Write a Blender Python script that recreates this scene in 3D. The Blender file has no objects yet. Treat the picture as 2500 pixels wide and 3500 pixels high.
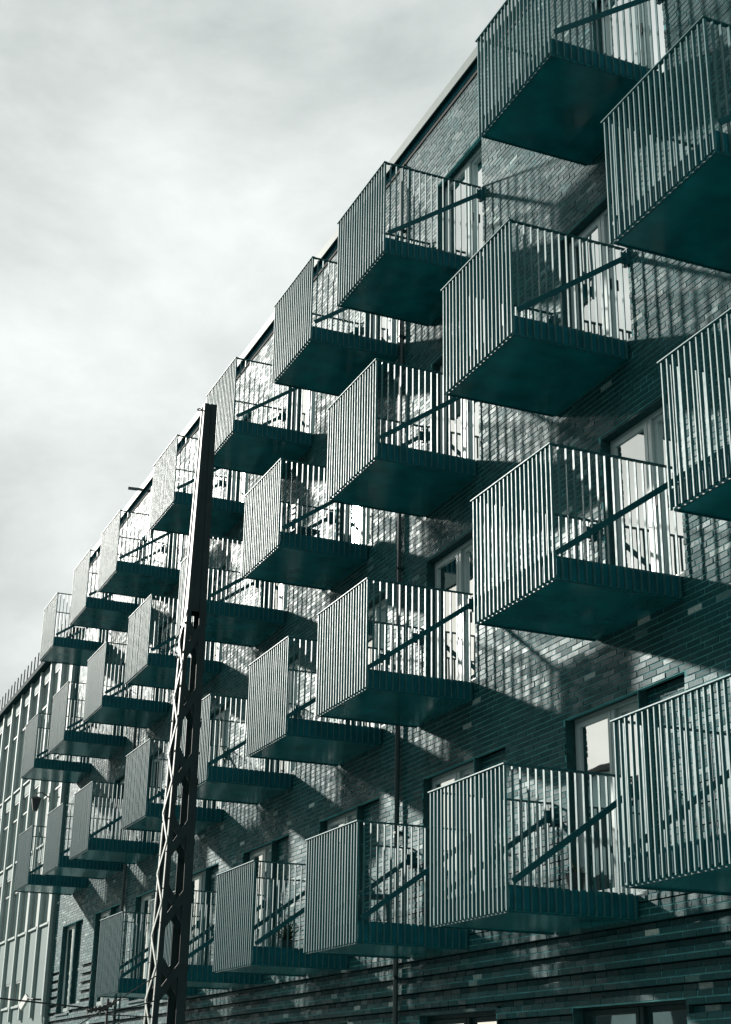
import bpy, bmesh, math, random
import numpy as np
from mathutils import Vector, Matrix
random.seed(7); rng = np.random.default_rng(7)
scene = bpy.context.scene
COL = scene.collection

# ------------------------------------------------------------------ camera
PITCH, YAW, ROLL = math.radians(21.2408), math.radians(22.6549), math.radians(0.9586)
cp, sp, cy, sy = math.cos(PITCH), math.sin(PITCH), math.cos(YAW), math.sin(YAW)
Fv = Vector((sy*cp, cy*cp, sp)); R0 = Vector((cy, -sy, 0)); U0 = R0.cross(Fv)
Rv = R0*math.cos(ROLL) + U0*math.sin(ROLL); Uv = U0*math.cos(ROLL) - R0*math.sin(ROLL)
cam = bpy.data.objects.new('camera', bpy.data.cameras.new('camera')); COL.objects.link(cam)
cam.matrix_world = Matrix(((Rv.x, Uv.x, -Fv.x, -8.447), (Rv.y, Uv.y, -Fv.y, 0), (Rv.z, Uv.z, -Fv.z, 1.6), (0, 0, 0, 1)))
cam.data.sensor_fit = 'VERTICAL'; cam.data.sensor_height = 36; cam.data.lens = 5111.26/3500*36
cam.data.clip_start = 0.05; cam.data.clip_end = 3000
scene.camera = cam

# ------------------------------------------------------------------ light
SUN = Vector((-1, 2.5, 1.01)).normalized()
SUN_EL = math.asin(SUN.z)
sun = bpy.data.objects.new('sun', bpy.data.lights.new('sun', 'SUN')); COL.objects.link(sun)
sun.data.energy = 5.0; sun.data.angle = math.radians(2.0); sun.data.color = (1.0, 0.955, 0.88)
sun.rotation_euler = (-SUN).to_track_quat('-Z', 'Y').to_euler()
world = bpy.data.worlds.new('World'); scene.world = world; world.use_nodes = True
wn, wl = world.node_tree.nodes, world.node_tree.links
wn.clear()
def N(t, nodes, **kw):
    n = nodes.new(t)
    for k, v in kw.items(): setattr(n, k, v)
    return n
sky = N('ShaderNodeTexSky', wn, sky_type='NISHITA', sun_disc=False, sun_elevation=SUN_EL,
        sun_rotation=math.atan2(SUN.x, SUN.y), air_density=1.0, dust_density=2.0, ozone_density=1.0)
tc = N('ShaderNodeTexCoord', wn)
mp = N('ShaderNodeMapping', wn); mp.inputs['Scale'].default_value = (1, 1, 1.7); mp.inputs['Location'].default_value = (.1, .75, .3)
wl.new(tc.outputs['Generated'], mp.inputs['Vector'])
n1 = N('ShaderNodeTexNoise', wn); n1.inputs['Scale'].default_value = 3.9; n1.inputs['Detail'].default_value = 7; n1.inputs['Roughness'].default_value = .56; n1.inputs['Distortion'].default_value = .15
wl.new(mp.outputs[0], n1.inputs['Vector'])
cr = N('ShaderNodeValToRGB', wn)
cr.color_ramp.elements[0].position = .34; cr.color_ramp.elements[0].color = (3.55, 3.9, 3.8, 1)
cr.color_ramp.elements[1].position = .66; cr.color_ramp.elements[1].color = (6.5, 6.85, 6.65, 1)
wl.new(n1.outputs['Fac'], cr.inputs['Fac'])
mx = N('ShaderNodeMix', wn, data_type='RGBA'); mx.inputs['Factor'].default_value = .95
wl.new(sky.outputs[0], mx.inputs['A']); wl.new(cr.outputs[0], mx.inputs['B'])
bg = N('ShaderNodeBackground', wn); bg.inputs['Strength'].default_value = 0.1
wo = N('ShaderNodeOutputWorld', wn)
wl.new(mx.outputs['Result'], bg.inputs['Color']); wl.new(bg.outputs[0], wo.inputs['Surface'])
scene.view_settings.view_transform = 'Standard'; scene.view_settings.look = 'None'
scene.view_settings.exposure = 0.55; scene.view_settings.gamma = 1.0
scene.view_settings.use_curve_mapping = False
scene.render.engine = 'CYCLES'
scene.cycles.max_bounces = 6; scene.cycles.transparent_max_bounces = 12
scene.render.resolution_x = 731; scene.render.resolution_y = 1024

# ------------------------------------------------------------------ helpers
MATS = {}
def mat(name, col, rough=.5, spec=.5, metal=0., var=0., vscale=6., bump=0., bscale=60., rvar=0., tint=None):
    if name in MATS: return MATS[name]
    m = bpy.data.materials.new(name); m.use_nodes = True; MATS[name] = m
    nd, ln = m.node_tree.nodes, m.node_tree.links
    p = nd['Principled BSDF']
    p.inputs['Base Color'].default_value = (*col, 1); p.inputs['Roughness'].default_value = rough
    p.inputs['Specular IOR Level'].default_value = spec; p.inputs['Metallic'].default_value = metal
    if tint: p.inputs['Specular Tint'].default_value = (*tint, 1)
    if var or rvar:
        g = N('ShaderNodeNewGeometry', nd)
        n = N('ShaderNodeTexNoise', nd); n.inputs['Scale'].default_value = vscale; n.inputs['Detail'].default_value = 6
        ln.new(g.outputs['Position'], n.inputs['Vector'])
        if var:
            r = N('ShaderNodeMapRange', nd); r.inputs['From Min'].default_value = .25; r.inputs['From Max'].default_value = .75
            r.inputs['To Min'].default_value = 1-var; r.inputs['To Max'].default_value = 1+var
            ln.new(n.outputs['Fac'], r.inputs['Value'])
            v = N('ShaderNodeVectorMath', nd, operation='SCALE'); v.inputs[0].default_value = col
            ln.new(r.outputs[0], v.inputs['Scale']); ln.new(v.outputs[0], p.inputs['Base Color'])
        if rvar:
            r2 = N('ShaderNodeMapRange', nd); r2.inputs['From Min'].default_value = .25; r2.inputs['From Max'].default_value = .75
            r2.inputs['To Min'].default_value = rough-rvar; r2.inputs['To Max'].default_value = rough+rvar
            ln.new(n.outputs['Fac'], r2.inputs['Value']); ln.new(r2.outputs[0], p.inputs['Roughness'])
    if bump:
        b = N('ShaderNodeBump', nd); b.inputs['Strength'].default_value = bump; b.inputs['Distance'].default_value = .01
        n2 = N('ShaderNodeTexNoise', nd); n2.inputs['Scale'].default_value = bscale; n2.inputs['Detail'].default_value = 4
        g2 = N('ShaderNodeNewGeometry', nd); ln.new(g2.outputs['Position'], n2.inputs['Vector'])
        ln.new(n2.outputs['Fac'], b.inputs['Height']); ln.new(b.outputs[0], p.inputs['Normal'])
    return m

def brick_mat(name, per_object):
    m = bpy.data.materials.new(name); m.use_nodes = True
    nd, ln = m.node_tree.nodes, m.node_tree.links
    p = nd['Principled BSDF']
    if per_object: rnd = N('ShaderNodeObjectInfo', nd).outputs['Random']
    else: rnd = N('ShaderNodeNewGeometry', nd).outputs['Random Per Island']
    ramp = N('ShaderNodeValToRGB', nd); e = ramp.color_ramp.elements
    e[0].position = 0; e[0].color = (.005, .047, .051, 1)
    e[1].position = 1; e[1].color = (.36, .42, .40, 1)
    for pos, c in ((.45, (.006, .053, .058)), (.90, (.009, .061, .066)), (.965, (.018, .076, .081)), (.985, (.08, .16, .16))):
        k = e.new(pos); k.color = (*c, 1)
    ln.new(rnd, ramp.inputs['Fac'])
    geo = N('ShaderNodeNewGeometry', nd)
    big = N('ShaderNodeTexNoise', nd); big.inputs['Scale'].default_value = .55; big.inputs['Detail'].default_value = 3
    ln.new(geo.outputs['Position'], big.inputs['Vector'])
    fine = N('ShaderNodeTexNoise', nd); fine.inputs['Scale'].default_value = 28; fine.inputs['Detail'].default_value = 6; fine.inputs['Roughness'].default_value = .65
    ln.new(geo.outputs['Position'], fine.inputs['Vector'])
    mr = N('ShaderNodeMapRange', nd); mr.inputs['From Min'].default_value = .3; mr.inputs['From Max'].default_value = .7; mr.inputs['To Min'].default_value = .8; mr.inputs['To Max'].default_value = 1.2
    ln.new(big.outputs['Fac'], mr.inputs['Value'])
    mr2 = N('ShaderNodeMapRange', nd); mr2.inputs['From Min'].default_value = .3; mr2.inputs['From Max'].default_value = .7; mr2.inputs['To Min'].default_value = .6; mr2.inputs['To Max'].default_value = 1.4
    ln.new(fine.outputs['Fac'], mr2.inputs['Value'])
    mu = N('ShaderNodeMath', nd, operation='MULTIPLY'); ln.new(mr.outputs[0], mu.inputs[0]); ln.new(mr2.outputs[0], mu.inputs[1])
    sc = N('ShaderNodeVectorMath', nd, operation='SCALE'); ln.new(ramp.outputs[0], sc.inputs[0]); ln.new(mu.outputs[0], sc.inputs['Scale'])
    ln.new(sc.outputs[0], p.inputs['Base Color'])
    rr = N('ShaderNodeMapRange', nd); rr.inputs['To Min'].default_value = .50; rr.inputs['To Max'].default_value = .72
    h = N('ShaderNodeMath', nd, operation='FRACT'); h7 = N('ShaderNodeMath', nd, operation='MULTIPLY'); h7.inputs[1].default_value = 37.7
    ln.new(rnd, h7.inputs[0]); ln.new(h7.outputs[0], h.inputs[0]); ln.new(h.outputs[0], rr.inputs['Value']); ln.new(rr.outputs[0], p.inputs['Roughness'])
    b = N('ShaderNodeBump', nd); b.inputs['Strength'].default_value = .5; b.inputs['Distance'].default_value = .006
    ln.new(fine.outputs['Fac'], b.inputs['Height']); ln.new(b.outputs[0], p.inputs['Normal'])
    p.inputs['Specular IOR Level'].default_value = .22; p.inputs['Specular Tint'].default_value = (.62, .95, 1.0, 1)
    return m

def glass_mat(name, tint=(.05, .09, .09), refl=.42, rough=.012):
    m = bpy.data.materials.new(name); m.use_nodes = True
    nd, ln = m.node_tree.nodes, m.node_tree.links; nd.clear()
    out = N('ShaderNodeOutputMaterial', nd)
    tr = N('ShaderNodeBsdfTransparent', nd); tr.inputs['Color'].default_value = (.55, .66, .65, 1)
    gl = N('ShaderNodeBsdfGlossy', nd); gl.inputs['Roughness'].default_value = rough; gl.inputs['Color'].default_value = (.95, .97, .96, 1)
    fr = N('ShaderNodeFresnel', nd); fr.inputs['IOR'].default_value = 1.7
    mr = N('ShaderNodeMapRange', nd); mr.inputs['From Min'].default_value = .06; mr.inputs['From Max'].default_value = .5
    mr.inputs['To Min'].default_value = .84; mr.inputs['To Max'].default_value = 1.0
    ln.new(fr.outputs[0], mr.inputs['Value'])
    b = N('ShaderNodeBump', nd); b.inputs['Strength'].default_value = .05; b.inputs['Distance'].default_value = .03
    n = N('ShaderNodeTexNoise', nd); n.inputs['Scale'].default_value = 1.6; n.inputs['Detail'].default_value = 1
    g = N('ShaderNodeNewGeometry', nd); ln.new(g.outputs['Position'], n.inputs['Vector'])
    ln.new(n.outputs['Fac'], b.inputs['Height']); ln.new(b.outputs[0], gl.inputs['Normal'])
    mxs = N('ShaderNodeMixShader', nd)
    ln.new(mr.outputs[0], mxs.inputs[0]); ln.new(tr.outputs[0], mxs.inputs[1]); ln.new(gl.outputs[0], mxs.inputs[2])
    ln.new(mxs.outputs[0], out.inputs['Surface'])
    return m

M_BRICK = brick_mat('brick_clay', False); M_BRICK1 = brick_mat('brick_clay_single', True)
M_MORTAR = mat('mortar', (.085, .29, .30), .85, .15, var=.35, vscale=3)
M_RAIL = mat('rail_paint', (.010, .075, .082), .5, .35, var=.25, vscale=9, rvar=.05)
M_BAR = mat('bar_paint', (.024, .105, .112), .54, .52, var=.22, vscale=14, rvar=.06, tint=(.78, .98, 1.0))
M_SLAB = mat('slab_coating', (.002, .100, .125), .6, .15, var=.3, vscale=5, bump=.1, bscale=80)
M_SOFFIT = mat('soffit_panel', (.003, .118, .130), .15, .42, var=.42, vscale=2.6, rvar=.05, tint=(.6, .95, 1.0))
M_TIE = mat('tie_paint', (.004, .070, .082), .5, .25, var=.2)
M_FRAME = mat('frame_alu', (.36, .45, .445), .35, .5, var=.06)
M_DARKFRAME = mat('frame_dark', (.010, .03, .032), .6, .1)
M_GLASS = glass_mat('door_glass')
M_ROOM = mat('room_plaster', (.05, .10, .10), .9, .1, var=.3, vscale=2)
M_CURT = mat('curtain_cloth', (.56, .66, .65), .9, .1, var=.12, vscale=5)
M_COPING = mat('coping_zinc', (.15, .195, .19), .6, .3, var=.1)
M_PIPE = mat('pipe_zinc', (.008, .036, .040), .4, .5, var=.2)
M_REVEAL = mat('reveal_brick', (.012, .06, .064), .8, .3, var=.4, vscale=14, bump=.4, bscale=40)
M_CONC = mat('pale_render', (.095, .165, .16), .75, .3, var=.16, vscale=2.2, bump=.15, bscale=30)
M_FIN = mat('fin_render', (.26, .34, .33), .6, .4, var=.1, vscale=3)
M_GREYFR = mat('grey_frame', (.24, .29, .28), .5, .4, var=.1)
M_MAST_SHADE = mat('mast_steel_shaded', (.004, .017, .019), .6, .25, var=.35, vscale=7)  # mast steel, with the shade of its dark faces put into the colour
M_STEEL_LIT = mat('steel_sunlit_tone', (.42, .45, .42), .55, .45, var=.2, vscale=12)  # same steel coloured paler for the sunlit face; floodlight head reuses the tone
M_WIRE = mat('wire_black', (.012, .02, .02), .5, .4)
M_CERAM = mat('insulator_ceramic', (.03, .035, .033), .2, .6)
M_ASPH = mat('asphalt', (.16, .19, .185), .9, .2, var=.25, vscale=3, bump=.3, bscale=90)
M_PAVE = mat('paving', (.34, .38, .37), .85, .2, var=.2, vscale=2, bump=.2, bscale=40)
M_OPP = mat('opposite_render', (.26, .36, .36), .85, .2, var=.2, vscale=1.2)
M_ROOF = mat('roof_felt', (.05, .055, .055), .9, .2, var=.2)
M_POT = mat('pot_glaze', (.02, .035, .035), .35, .5, var=.2)
M_LEAF = mat('leaf_green', (.03, .07, .045), .55, .3, var=.4, vscale=20)

BOX_F = [(0, 3, 2, 1), (4, 5, 6, 7), (0, 1, 5, 4), (1, 2, 6, 5), (2, 3, 7, 6), (3, 0, 4, 7)]
class MB:
    """collects boxes, beams and tubes into one mesh"""
    def __init__(s): s.v = []; s.f = []
    def box(s, x0, x1, y0, y1, z0, z1):
        o = len(s.v)
        s.v += [(x0, y0, z0), (x1, y0, z0), (x1, y1, z0), (x0, y1, z0), (x0, y0, z1), (x1, y0, z1), (x1, y1, z1), (x0, y1, z1)]
        s.f += [tuple(i+o for i in f) for f in BOX_F]; return s
    def beam(s, a, b, w, h, up=(0, 0, 1)):
        a, b = Vector(a), Vector(b); d = (b-a).normalized(); u = Vector(up)
        side = d.cross(u).normalized(); u = side.cross(d).normalized(); o = len(s.v)
        for p in (a, b):
            for i, j in ((-1, -1), (1, -1), (1, 1), (-1, 1)):
                s.v.append(tuple(p + side*(i*w/2) + u*(j*h/2)))
        s.f += [tuple(i+o for i in f) for f in BOX_F]; return s
    def tube(s, pts, r, n=8, caps=True):
        pts = [Vector(p) for p in pts]; rs = r if isinstance(r, (list, tuple)) else [r]*len(pts); o = len(s.v)
        for i, p in enumerate(pts):
            d = (pts[min(i+1, len(pts)-1)] - pts[max(i-1, 0)]).normalized()
            ref = Vector((0, 0, 1)) if abs(d.z) < .9 else Vector((1, 0, 0))
            a = d.cross(ref).normalized(); b = a.cross(d)
            for k in range(n):
                t = 2*math.pi*k/n; s.v.append(tuple(p + (a*math.cos(t) + b*math.sin(t))*rs[i]))
        for i in range(len(pts)-1):
            for k in range(n):
                k2 = (k+1) % n
                s.f.append((o+i*n+k, o+i*n+k2, o+(i+1)*n+k2, o+(i+1)*n+k))
        if caps:
            s.f.append(tuple(o+k for k in range(n))[::-1]); s.f.append(tuple(o+(len(pts)-1)*n+k for k in range(n)))
        return s
    def lathe(s, c, prof, n=16):
        return s.tube([(c[0], c[1], c[2]+z) for z, r in prof], [max(r, .001) for z, r in prof], n)
    def mesh(s, name, m, smooth=False, bevel=0):
        me = bpy.data.meshes.new(name); me.from_pydata(s.v, [], s.f)
        bm = bmesh.new(); bm.from_mesh(me)
        bmesh.ops.recalc_face_normals(bm, faces=bm.faces[:])
        if bevel: bmesh.ops.bevel(bm, geom=bm.edges[:], offset=bevel, segments=1, affect='EDGES', clamp_overlap=True)
        bm.to_mesh(me); bm.free()
        me.materials.append(m)
        if smooth:
            for p in me.polygons: p.use_smooth = True
        return me
    def obj(s, name, m, parent=None, loc=(0, 0, 0), smooth=False, bevel=0):
        return put(name, s.mesh(name, m, smooth, bevel), parent, loc)
def put(name, me, parent=None, loc=(0, 0, 0)):
    o = bpy.data.objects.new(name, me); COL.objects.link(o); o.location = loc
    if parent: o.parent = parent
    return o
def tag(o, label=None, cat=None, group=None, kind=None):
    if label: o['label'] = label
    if cat: o['category'] = cat
    if group: o['group'] = group
    if kind: o['kind'] = kind
    return o
def empty(name, loc=(0, 0, 0)):
    o = bpy.data.objects.new(name, None); COL.objects.link(o); o.location = loc; o.empty_display_size = .2
    return o

# ------------------------------------------------------------------ ground
tag(MB().box(-400, 400, -400, 400, -.5, 0).obj('ground', M_ASPH), kind='structure')
tag(MB().box(-3.2, .35, -30, 60, .0, .13).obj('pavement', M_PAVE, bevel=.01), kind='structure')

# ------------------------------------------------------------------ layout
ROWZ = {2: 3.248, 3: 6.266, 4: 9.279, 5: 12.248}
BW, BD, BH = 1.717, 1.50, 1.421
ROWS = {5: [13.35, 17.88, 20.66, 24.40, 28.07, 32.59, 35.49, 39.14],
        4: [10.65, 14.34, 18.08, 21.77, 25.50, 29.22, 32.92, 36.67, 40.22],
        3: [9.94, 13.61, 18.26, 21.14, 24.85, 28.57, 33.13, 36.02, 39.52],
        2: [10.97, 14.70, 18.45, 22.25, 25.97, 29.69]}
Y0, Y1, ZTOP = 2.0, 41.32, 15.72
CH = .0667
# openings: (y_near, y_far, z0, z1)
doors = []
for r, us in ROWS.items():
    offL, wd = (.36, 1.49) if r == 2 else (.27, 1.48)
    for u in us: doors.append((r, u-offL-wd, u-offL, ROWZ[r]+.24, ROWZ[r]+2.31))
for u in (32.96, 36.70, 40.32):          # lowest row, tall windows without a balcony
    doors.append((1, u-1.49, u, ROWZ[2]+.10, ROWZ[2]+2.31))
for r, u in ((5, 9.6), (3, 6.3), (4, 6.95), (2, 7.2)):   # just outside the frame on the near side
    doors.append((r, u-1.75, u-.27, ROWZ[r]+.24, ROWZ[r]+2.31))
gf = [(12.30, 14.38, .75, 2.50), (16.1, 18.2, .75, 2.53), (20.6, 22.6, .75, 2.53), (8.3, 10.4, .75, 2.5), (25, 27, .75, 2.53), (29.5, 31.5, .75, 2.53), (34, 36, .75, 2.53)]
niche = [(y0-.85, y0-.004, z1-2.05, z1) for (r, y0, y1, z0, z1) in doors if r in (1, 2)]
openings = [(a, b, c, d) for (_, a, b, c, d) in doors] + gf + niche

# ------------------------------------------------------------------ brick building
bld = empty('brick_building', (6, 21, 0))
tag(bld, 'long dark brick apartment building carrying rows of barred balconies', 'building')
OFF = Vector((-6, -21, 0))
bricks = []      # (ya, yb, z0, z1, x)
mort = []
def course(ya, yb, z0, z1, x, k):
    off = (0, .12, .06, .18, .03, .15)[k % 6]
    y = ya - ((ya + off) % .24)
    while y < yb:
        a, b = max(y, ya), min(y+.2265, yb)
        if b-a > .03: bricks.append((a, b, z0, z1, x))
        y += .24
ncourse = int(ZTOP/CH)
for k in range(ncourse):
    z0 = k*CH; zc = z0+CH/2
    x = 0.0
    cut = sorted((a, b) for a, b, c, d in openings if c < zc < d)
    segs = []; y = Y0
    for a, b in cut:
        if a > y: segs.append((y, a))
        y = max(y, b)
    if y < Y1: segs.append((y, Y1))
    for a, b in segs:
        if k % 3 == 2 and z0 < 3.2: x = .06
        elif k % 3 == 2 and z0 < 4.5 and a > 33: x = .06
        else: x = 0.
        course(a, b, z0+.0135, z0+CH, x, k)
        mort.append((a, b, z0 if (k % 3 or z0 > 4.6) else z0+.02, z0+CH if k % 3 != 1 or z0 > 4.6 else z0+CH-.004, x+.0045))
for a, b, c, d in niche:
    for k in range(int(round(c/CH)), int(round(d/CH))):
        course(a, b, k*CH+.0135, (k+1)*CH, .11, k); mort.append((a, b, k*CH, (k+1)*CH, .1145))
def brick_verts(br, rg):
    a, b, z0, z1, x = br
    ty, tz, o = np.clip(rg.normal(0, .0017), -.0035, .0035), rg.normal(0, .0009), np.clip(rg.normal(0, .001), -.002, .001)-.001
    e = rg.normal(0, .0012, 4)
    f = [(x+o-ty-tz, a+e[0], z0), (x+o+ty-tz, b+e[1], z0), (x+o+ty+tz, b+e[2], z1), (x+o-ty+tz, a+e[3], z1)]
    return f + [(x+.09, a, z0), (x+.09, b, z0), (x+.09, b, z1), (x+.09, a, z1)]
BF = [(0, 3, 2, 1), (0, 1, 5, 4), (1, 2, 6, 5), (2, 3, 7, 6), (3, 0, 4, 7)]
# the 300 bricks that show largest and unhidden: right of the third-row balcony
near = [i for i, b in enumerate(bricks) if 10.15 < b[0] and b[1] < 12.0 and 4.0 < b[2] and b[1]-b[0] > .2]
def vis(b):
    y, z = (b[0]+b[1])/2, b[2]
    if not (5.66 < z < 6.9): return 9
    return abs(y-11.2) + abs(z-6.1)
near = set(sorted(near, key=lambda i: vis(bricks[i]))[:300])
V = []; Fc = []; o = 0
for i, b in enumerate(bricks):
    vs = brick_verts(b, rng)
    if i in near:
        c = Vector((b[4], (b[0]+b[1])/2, b[2]))
        me = bpy.data.meshes.new('brick'); me.from_pydata([tuple(Vector(v)-c) for v in vs], [], BF); me.materials.append(M_BRICK1)
        put('brick', me, bld, c+OFF)
    else:
        V += vs; Fc += [tuple(j+o for j in f) for f in BF]; o += 8
me = bpy.data.meshes.new('brickwork'); me.from_pydata(V, [], Fc); me.materials.append(M_BRICK)
tag(put('brickwork', me, bld, OFF), kind='stuff')
mb = MB()
for a, b, z0, z1, x in mort:
    oo = len(mb.v); mb.v += [(x, a, z0), (x, b, z0), (x, b, z1), (x, a, z1), (x+.05, a, z0), (x+.05, b, z0), (x+.05, b, z1), (x+.05, a, z1)]
    mb.f += [tuple(i+oo for i in f) for f in BF]
mb.obj('wall', M_MORTAR, bld, OFF)
# body of the house behind the outer leaf, ends and flat roof
b2 = MB(); b2.box(1.6, 12, Y0+.02, Y1-.02, 0, ZTOP-.1); b2.box(.30, 1.6, Y0+.02, Y0+.3, 0, ZTOP-.1); b2.box(.30, 1.6, Y1-.3, Y1-.02, 0, ZTOP-.1)
b2.obj('inner_wall', M_ROOM, bld, OFF)
MB().box(-.02, 12.1, Y0-.02, Y1+.02, ZTOP-.06, ZTOP).obj('roof_slab', M_ROOF, bld, OFF)
c = MB(); c.box(-.11, .5, Y0-.03, Y1, ZTOP+.235, ZTOP+.255); c.box(-.11, -.09, Y0-.03, Y1, ZTOP+.08, ZTOP+.235)
c.obj('coping', M_COPING, bld, OFF)
MB().box(-.03, .45, Y0-.02, Y1-.01, ZTOP+.001, ZTOP+.234).obj('parapet_band', M_SLAB, bld, OFF)
MB().beam((-.10, 34.9, ZTOP+.16), (-.42, 34.97, ZTOP+.17), .06, .06).obj('roof_spout', M_PIPE, bld, OFF)
# door and window sets
for n, (r, a, b, z0, z1) in enumerate(doors + [(0,)+g for g in gf]):
    W = b-a
    base = Vector((0, (a+b)/2, z0)); w2 = W/2; H = z1-z0
    f = MB()
    D0, D1 = .13, .21
    t = .055
    f.box(D0, D1, -w2+.004, -w2+t, 0, H); f.box(D0, D1, w2-t, w2-.004, 0, H)
    f.box(D0+.002, D1-.002, -w2+t, w2-t, H-t, H-.003); f.box(D0+.002, D1-.002, -w2+t, w2-t, .004, t)
    ym = -w2 + W*.46
    f.box(D0-.004, D1+.004, ym-.035, ym+.035, t, H-t)
    d = f.obj('balcony_door' if r > 1 else 'window', M_FRAME if r else M_DARKFRAME, bld, base+OFF, bevel=.004)
    rv = MB(); rv.box(.012, .5, -w2-.02, -w2+.003, -.02, H+.02); rv.box(.012, .5, w2-.003, w2+.02, -.02, H+.02)
    rv.box(.012, .5, -w2+.003, w2-.003, H-.002, H+.03); rv.box(-.03 if r < 2 else .012, .5, -w2+.003, w2-.003, -.04, .003)
    if r in (1, 2): rv.box(.11, .5, -w2-.02, -w2-.01, 0, H)
    rv.obj('reveal', M_REVEAL, d)
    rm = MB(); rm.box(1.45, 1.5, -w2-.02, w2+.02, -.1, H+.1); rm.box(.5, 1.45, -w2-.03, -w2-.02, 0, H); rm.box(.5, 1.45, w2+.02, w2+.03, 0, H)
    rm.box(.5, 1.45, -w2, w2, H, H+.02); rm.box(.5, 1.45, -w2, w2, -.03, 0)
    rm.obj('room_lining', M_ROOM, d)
    for s, (ya, yb, xo) in enumerate(((-w2+t, ym-.035, .03), (ym+.035, w2-t, -.015))):
        lf = MB(); q = .062; X0, X1 = D0+xo+.005, D1+xo-.02
        lf.box(X0, X1, ya+.003, ya+q, t+.003, H-t-.003); lf.box(X0, X1, yb-q, yb-.003, t+.003, H-t-.003)
        lf.box(X0+.001, X1-.001, ya+q, yb-q, t+.003, t+q+.03); lf.box(X0+.001, X1-.001, ya+q, yb-q, H-t-q, H-t-.003)
        lf.obj('leaf_frame', M_FRAME if r else M_DARKFRAME, d, bevel=.003)
        if s == 0 and r > 1: MB().box(X0-.045, X0-.001, yb-.045, yb-.025, .98, 1.12).obj('handle', M_DARKFRAME, d)
        g = MB(); xm = (X0+X1)/2
        g.v += [(xm, ya+q-.01, t+q), (xm, yb-q+.01, t+q), (xm, yb-q+.01, H-t-q+.01), (xm, ya+q-.01, H-t-q+.01)]; g.f += [(0, 3, 2, 1)]
        po = g.obj('pane', M_GLASS, d)
        po.rotation_euler = (0, random.gauss(0, .004), random.gauss(0, .006)); 
    # curtain: gathered cloth behind one leaf
    if random.random() < .75 or r == 0:
        for (cy0, cy1) in ([(-w2+.08, -w2+.08+random.uniform(.25, .7))] + ([(w2-.08-random.uniform(.2, .5), w2-.08)] if random.random() < .6 else [])):
            cm = MB(); nn = 22; oo = 0
            for i in range(nn+1):
                yy = cy0+(cy1-cy0)*i/nn; xx = .36+.035*math.sin(i*1.9)+.01*math.sin(i*4.3)
                cm.v += [(xx, yy, .03), (xx+.01*math.sin(i), yy, H-.08)]
            for i in range(nn): cm.f.append((2*i, 2*i+1, 2*i+3, 2*i+2))
            cm.obj('curtain', M_CURT, d, smooth=True)
# downpipes
for y in (18.80, 33.85):
    p = MB().tube([(-.06, y, .13), (-.06, y, ZTOP-.15), (.01, y, ZTOP-.02)], .034, 12).obj('downpipe', M_PIPE, bld, OFF, smooth=True)
    for z in np.arange(1.1, ZTOP-.3, 1.9): MB().box(-.10, .02, y-.042, y+.042, z, z+.03).obj('pipe_bracket', M_PIPE, p)

# ------------------------------------------------------------------ balconies
bar_me = MB().box(-.006, .022, -.008, .008, .0, BH-.016).mesh('baluster', M_BAR)      # flats set across the railing line
side_me = MB().box(-.0055, .0055, -.017, .017, .0, BH-.016).mesh('baluster', M_BAR)
S = .09
def make_meshes():
    m = {}
    hw = BW/2
    m['slab'] = MB().box(-BD+.045, .02, -hw+.045, hw-.045, .012, .235).mesh('slab', M_SLAB, bevel=.006)
    m['soffit'] = MB().box(-BD+.03, -.004, -hw+.03, hw-.03, .0, .012).mesh('soffit', M_SOFFIT)
    f = MB(); f.box(-BD+.03, -BD+.05, -hw+.03, hw-.03, -.014, .0); f.box(-BD+.05, -.03, -hw+.03, -hw+.045, -.014, .0); f.box(-BD+.05, -.03, hw-.045, hw-.03, -.014, .0)
    m['drip'] = f.mesh('drip_edge', M_TIE)
    m['deck'] = MB().box(-BD+.06, -.01, -hw+.06, hw-.06, .235, .25).mesh('deck_boards', M_SLAB)
    f = MB(); f.box(-BD-.012, -BD+.04, -hw-.01, hw+.03, BH-.016, BH)
    m['front'] = f.mesh('front_railing', M_BAR, bevel=.003)
    f = MB(); f.box(-BD+.04, .0, -.022, .022, BH-.018, BH-.001)
    m['side'] = f.mesh('side_railing', M_RAIL, bevel=.003)
    f = MB(); f.beam((-BD+.06, 0, .27), (-.03, 0, 1.27), .014, .062)
    m['tie'] = f.mesh('tie_bar', M_TIE)
    f = MB(); f.box(-.035, .015, -.055, .055, 1.17, 1.36); f.box(-.09, -.035, -.016, .016, 1.19, 1.33); f.tube([(-.065, -.03, 1.25), (-.065, .03, 1.25)], .018, 8)
    m['plate'] = f.mesh('anchor_plate', M_TIE, bevel=.003)
    f = MB(); f.box(-BD+.034, -BD+.044, -hw+.01, hw-.01, .03, .20)
    m['foot'] = f.mesh('foot_rail', M_SLAB)
    return m
BM = make_meshes()
ROWNAME = {5: 'top row', 4: 'second row down', 3: 'third row down', 2: 'lowest row'}
ORD = ['first', 'second', 'third', 'fourth', 'fifth', 'sixth', 'seventh', 'eighth', 'ninth']
NOTE = {(5, 0): ', cut at the top', (4, 0): '', (3, 0): ', half out of frame', (2, 0): ', reaching past the frame',
        (4, 4): ', behind the mast', (3, 4): ', behind the mast', (2, 4): ', behind the mast'}
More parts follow.
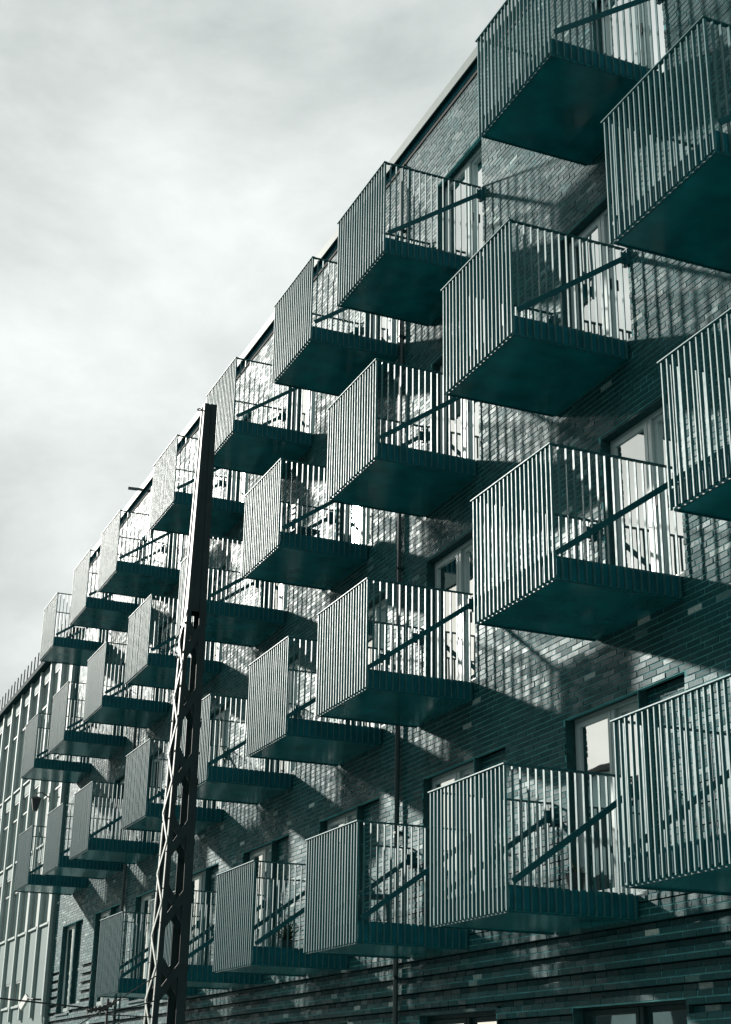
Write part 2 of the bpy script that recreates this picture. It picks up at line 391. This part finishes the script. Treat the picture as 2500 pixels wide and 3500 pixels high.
def balcony(r, i, u):
    t = empty('balcony', (0, u-BW/2, ROWZ[r]))
    n = len(ROWS[r])
    where = ORD[i] + ' from the right' if i < n-1 else 'farthest along'
    tag(t, 'dark barred balcony in the %s, %s%s' % (ROWNAME[r], where, NOTE.get((r, i), '')), 'balcony', 'balconies hung in rows on the brick facade')
    hw = BW/2
    for k in ('slab', 'soffit', 'drip', 'deck'): put(BM[k].name, BM[k], t)
    fr = put('front_railing', BM['front'], t); put('foot_rail', BM['foot'], fr)
    for j in range(20):
        put('baluster', bar_me, fr, (-BD+.006+random.gauss(0, .0012), -hw+.014+j*(BW-.028)/19, 0))
    for s in (-1, 1):
        sr = put('side_railing', BM['side'], t, (0, s*(hw-.022), 0))
        for j in range(1, 17):
            put('baluster', side_me, sr, (-BD+.006+j*S+.002*random.random(), s*.008, 0))
        tb = put('tie_bar', BM['tie'], t, (0, s*hw-.026, 0))
        put('anchor_plate', BM['plate'], tb)
    return t
for r, us in ROWS.items():
    for i, u in enumerate(us): balcony(r, i, u)

# ------------------------------------------------------------------ pale building with fins
ob = empty('fin_building', (5, 52, 0))
tag(ob, 'pale rendered building with vertical fins beyond the brick facade', 'building')
OO = Vector((-5, -52, 0)); YE, YF = 41.34, 66.0; XP = -.07; PF = 1.58; RT = 13.80
wrows = [(10.5, 13.38), (8.1, 10.12), (5.78, 7.70), (3.76, 4.46)]
fin_me = MB().box(-.085, .004, -.075, .075, 3.36, RT).mesh('fin', M_FIN, bevel=.006)
w = MB(); zs = [0]
nb = int((YF-YE)/PF)
w.box(XP, XP+.3, YE, YF, 0, 3.36)
for q in range(nb):
    a = YE+.14+q*PF; b = a+PF
    rows = sorted(wrows) if q >= 2 else sorted(wrows[:3])
    z = 3.36
    for (c0, c1) in rows:
        w.box(XP, XP+.3, a, b, z, c0)
        w.box(XP, XP+.3, a, a+.30, c0, c1)
        z = c1
    w.box(XP, XP+.3, a, b, z, RT)
w.box(XP+.002, XP+.3, YE, YE+.14, 3.36, RT)
w.box(XP+.3, 10, YE, YF, 0, RT)
w.obj('wall', M_CONC, ob, OO)
for q in range(nb+1):
    put('fin', fin_me, ob, Vector((XP, YE+.078+q*PF, 0))+OO)
for q in range(nb):
    a = YE+.14+q*PF+.30; b = YE+.14+(q+1)*PF
    rows = sorted(wrows) if q >= 2 else sorted(wrows[:3])
    for (c0, c1) in rows:
        W, H = b-a-.075, c1-c0
        f = MB(); t = .05
        f.box(.01, .07, 0, t, 0, H); f.box(.01, .07, W-t, W, 0, H); f.box(.012, .068, t, W-t, 0, t); f.box(.012, .068, t, W-t, H-t, H)
        if H > 1.5: f.box(.012, .068, t, W-t, H*.70, H*.70+t)
        wd = f.obj('window', M_GREYFR, ob, Vector((XP, a, c0))+OO)
        g = MB(); g.v += [(.035, t, t), (.035, W-t, t), (.035, W-t, H-t), (.035, t, H-t)]; g.f += [(0, 3, 2, 1)]
        g.obj('pane', M_GLASS, wd).rotation_euler = (0, 0, random.gauss(0, .004))
        MB().box(.295, .299, 0, W, 0, H).obj('blind_backing', M_ROOM, wd)
        hb = H*random.choice([.35, .4, .5, .25])
        MB().box(.20, .205, .02, W-.02, .0, hb).obj('blind', M_CURT, wd)
        MB().box(-.055, .1, -.02, W+.0, -.045, .012).obj('sill', M_FIN, wd, bevel=.004)
MB().box(XP-.22, 10.2, YE-.05, YF, RT+.002, RT+.15).obj('roof_edge', mat('roof_edge_paint', (.006, .03, .033), .85, .05), ob, OO)
post_me = MB().tube([(0, 0, RT+.16), (0, 0, RT+.80)], .019, 8).mesh('roof_post', mat('post_paint', (.012, .03, .03), .8, .1), True)
q = 0
while 41.6+q*.577 < YF-.3:
    put('roof_post', post_me, ob, Vector((XP-.10, 41.6+q*.577, 0))+OO); q += 1

# ------------------------------------------------------------------ wall lamps on the pale building
def lantern(loc, label):
    t = empty('wall_lantern', loc); tag(t, label, 'lamp')
    a = MB(); a.tube([(0, 0, 0), (-.22, 0, .12), (-.36, 0, .08), (-.36, 0, .0)], .018, 8); a.box(-.012, .012, -.06, .06, -.12, .12)
    a.obj('bracket', M_WIRE, t, smooth=False)
    h = MB().lathe((-.36, 0, -.42), [(.0, .07), (.34, .15), (.36, .17), (.42, .05), (.43, .0)], 6); h.obj('lantern_body', M_WIRE, t)
    return t
lantern((XP-.09, 43.0, 9.35), 'dark wall lantern high on a fin of the pale building')
t = empty('wall_floodlight', (XP, 42.35, 3.80)); tag(t, 'small floodlight on an arm low on the pale building', 'lamp')
MB().tube([(0, -.35, 0), (-.2, -.3, .0), (-.3, 0, .05)], .025, 8).obj('arm', M_WIRE, t)
MB().beam((-.28, .05, .10), (-.42, .2, -.22), .26, .07, (1, 0, .3)).obj('floodlight_head', M_STEEL_LIT, t, bevel=.01)

# ------------------------------------------------------------------ lattice mast
MT = 8.50
def mc(z): return Vector((-4.372 - (MT-z)*.0135, 14.20, z))
def mh(z): return .068 + (MT-z)*.0138
mast = empty('lattice_mast', (mc(0).x, 14.20, 0)); tag(mast, 'tall tapering steel lattice mast standing before the balconies', 'mast')
MO = Vector((-mc(0).x, -14.20, 0))
def corner(sx, sy, z): c = mc(z); h = mh(z); return Vector((c.x+sx*h, c.y+sy*h, z))
for sx in (-1, 1):
    for sy in (-1, 1):
        lg = None
        for (wx, wy, mm) in ((.10 if sx > 0 else .06, .008, 0), (.008, .045, 1)):
            m1 = MB()
            for z in (0, MT):
                p = corner(sx, sy, z); k = 1.0 if z == 0 else .62
                x0, x1 = sorted((p.x, p.x-sx*wx*k)); y0, y1 = sorted((p.y, p.y-sy*wy*k))
                if mm: x0, x1 = sorted((p.x+sx*.001, p.x-sx*wx)); y0, y1 = sorted((p.y-sy*.009, p.y-sy*wy*k))
                m1.v += [(x0, y0, z), (x1, y0, z), (x1, y1, z), (x0, y1, z)]
            m1.f += BOX_F
            if mm: m1.obj('flange', M_STEEL_LIT if sx < 0 else M_MAST_SHADE, lg)
            else: lg = m1.obj('leg', M_MAST_SHADE, mast, MO)
z = .35; k = 0
while z < 6.0:                       # zigzag lacing on the two narrow faces
    for sx in (-1, 1):
        s = 1 if k % 2 else -1
        a, b = corner(sx, s*.9, z), corner(sx, -s*.9, z+.29)
        d = Vector((sx*.006, 0, 0))
        MB().beam(a+d, b+d, .03, .006, (sx, 0, 0)).obj('lacing_bar', M_STEEL_LIT if sx < 0 else M_MAST_SHADE, mast, MO)
    z += .29; k += 1
z = .4
while z < 6.2:                       # crossed plates on the broad faces
    for sy in (-1, 1):
        for s in (-1, 1):
            a, b = corner(s*.85, sy, z), corner(-s*.85, sy, z+.36)
            d = Vector((0, -sy*(.012+.008*s), 0))
            MB().beam(a+d, b+d, .072, .008, (0, sy, 0)).obj('cross_plate', M_MAST_SHADE, mast, MO)
    z += .66
for sy in (-1, 1):
    v = MB(); o = 0
    for zz in (6.15, MT):
        a, b = corner(-1, sy, zz), corner(1, sy, zz); e = sy*.012
        v.v += [(a.x+.006, a.y-e, zz), (b.x-.006, b.y-e, zz), (b.x-.006, b.y-e-sy*.006, zz), (a.x+.006, a.y-e-sy*.006, zz)]
    v.f += BOX_F; v.obj('web_plate', M_MAST_SHADE, mast, MO)
for sx in (-1, 1):
    v = MB()
    for zz in (6.0, MT):
        a, b = corner(sx, -1, zz), corner(sx, 1, zz); e = sx*.010
        v.v += [(a.x-e, a.y+.006, zz), (b.x-e, b.y-.006, zz), (b.x-e-sx*.006, b.y-.006, zz), (a.x-e-sx*.006, a.y+.006, zz)]
    v.f += BOX_F; v.obj('web_plate', M_STEEL_LIT if sx < 0 else M_MAST_SHADE, mast, MO)
hk = MB(); hk.tube([corner(-1, -1, 8.40), corner(-1, -1, 8.40)+Vector((-.03, 0, .005))], .008, 8)
cx = corner(-1, -1, 8.40)+Vector((-.052, 0, .005))
hk.tube([cx+Vector((.024*math.cos(t), .024*math.sin(t), 0)) for t in np.linspace(0, 2*math.pi, 15)], .007, 6)
hk.obj('ring_hook', M_MAST_SHADE, mast, MO, smooth=True)
MB().box(mc(0).x-.32, mc(0).x+.32, 14.20-.32, 14.20+.32, 0, .22).obj('footing', M_PAVE, mast, MO, bevel=.02)

# ------------------------------------------------------------------ wires by the mast
def sag(a, b, s, n=14):
    a, b = Vector(a), Vector(b)
    return [a.lerp(b, i/n) - Vector((0, 0, 4*s*(i/n)*(1-i/n))) for i in range(n+1)]
node = Vector((-5.02, 14.12, 2.27))
def leg(z, k=0): return corner(-1, -1, z) + Vector((.0, .01+k, 0))
w1 = MB().tube(sag(node, (-31.9, 14.1, 6.2), .55, 24), .008, 6).obj('span_wire', M_WIRE, smooth=True)
tag(w1, 'thin black span wire running off left from the insulator cluster', 'wire')
w2 = MB().tube(sag(leg(2.58), (-8.6, 14.2, .0), .02), .006, 6).obj('guy_wire', M_WIRE, smooth=True)
tag(w2, 'thin slanting guy wire dropping from the mast to the lower left', 'wire')
w3 = MB().tube(sag(leg(2.36), node, .015), .007, 6).obj('feeder_wire', M_WIRE, smooth=True); tag(w3, 'short upper feeder wire between the mast and the insulators', 'wire')
w4 = MB().tube(sag(leg(2.22), node+Vector((-.02, 0, -.04)), .0), .006, 6).obj('feeder_wire', M_WIRE, smooth=True); tag(w4, 'short lower feeder wire between the mast and the insulators', 'wire')
ins = empty('insulator_cluster', node); tag(ins, 'dark ribbed insulators clamped on the wires beside the mast', 'insulator')
for k, (dx, dz) in enumerate(((-.10, .005), (.0, .03))):
    p = MB(); pr = [(-.09+.02*i, .012 if i % 2 else .028) for i in range(10)]
    ax = Vector((1, 0, .28+.3*k)).normalized()
    p.tube([Vector((dx, 0, dz))+ax*z for z, r in pr], [r for z, r in pr], 10); p.obj('insulator', M_CERAM, ins)
MB().box(-.01, .01, -.01, .01, -.20, .10).obj('hanger', M_WIRE, ins)

# ------------------------------------------------------------------ houses across the street (seen only mirrored in the glass)
op = empty('opposite_building', (-38, 15, 0)); tag(op, 'plain rendered block across the street, mirrored in the door glass', 'building')
PO = Vector((38, -15, 0))
MB().box(-44, -32, -40, 75, 0, 16.8).obj('wall', M_OPP, op, PO)
MB().box(-44.3, -31.7, -40.3, 75.3, 16.81, 17.1).obj('roof', M_ROOF, op, PO)
wm = MB().box(-.03, .03, -.65, .65, 0, 1.6).mesh('window', M_DARKFRAME)
for zf in (1.2, 4.2, 7.2, 10.2, 13.2):
    for q in range(24): put('window', wm, op, Vector((-31.99, -36+q*4.6, zf))+PO)

# ------------------------------------------------------------------ small things on the balconies
def pot_plant(loc, label, h=.28, leafy=True):
    t = empty('potted_plant', loc); tag(t, label, 'plant')
    MB().lathe((0, 0, 0), [(0, .0), (.0, .075), (.17, .11), (.19, .115), (.19, .095), (.17, .09), (.165, .0)], 16).obj('pot', M_POT, t, smooth=False)
    lf = MB()
    for i in range(60):
        a = random.uniform(0, 6.28); e = random.uniform(.2, 1.4); L = random.uniform(.4, 1)*h
        d = Vector((math.cos(a)*math.cos(e), math.sin(a)*math.cos(e), math.sin(e))); s = d.cross(Vector((0, 0, 1))).normalized()*.022
        b = Vector((0, 0, .17)); o = len(lf.v); mid = b+d*L*.55; tip = b+d*L-Vector((0, 0, .05))
        lf.v += [tuple(b), tuple(mid+s), tuple(tip), tuple(mid-s)]; lf.f += [(o, o+1, o+2, o+3)]
    lf.obj('foliage', M_LEAF, t)
def chair(loc, rz, label):
    t = empty('garden_chair', loc); t.rotation_euler = (0, 0, rz); tag(t, label, 'chair')
    MB().box(-.2, .2, -.2, .2, .42, .45).obj('seat', M_TIE, t, bevel=.008)
    b = MB()
    for i in range(4): b.box(-.2, .2, .19, .205, .52+i*.1, .58+i*.1)
    b.obj('backrest', M_TIE, t)
    for sx in (-1, 1):
        MB().beam((sx*.19, -.19, 0), (sx*.19, -.17, .42), .025, .025, (0, 1, 0)).obj('leg', M_TIE, t)
        MB().beam((sx*.19, .22, 0), (sx*.19, .21, .90), .025, .025, (0, 1, 0)).obj('leg', M_TIE, t)
dk = .25
def on(r, i, x, y): u = ROWS[r][i]; return (x, u-BW/2+y, ROWZ[r]+dk)
pot_plant(on(2, 1, -.55, -.55), 'small dark pot plant on the second lowest-row balcony from the right', .22)
pot_plant(on(2, 4, -.6, -.45), 'leafy pot plant on the lowest balcony right behind the mast', .45)
pot_plant(on(2, 3, -.6, .15), 'leafy pot plant on the fourth lowest-row balcony from the right', .42)
pot_plant(on(3, 5, -.9, -.4), 'pot plant on the third-row balcony just left of the mast', .4)
chair(on(2, 2, -.75, .35), 1.2, 'dark slatted chair on the third lowest-row balcony from the right')
chair(on(4, 3, -.7, .2), 1.7, 'dark slatted chair on the fourth second-row balcony from the right')
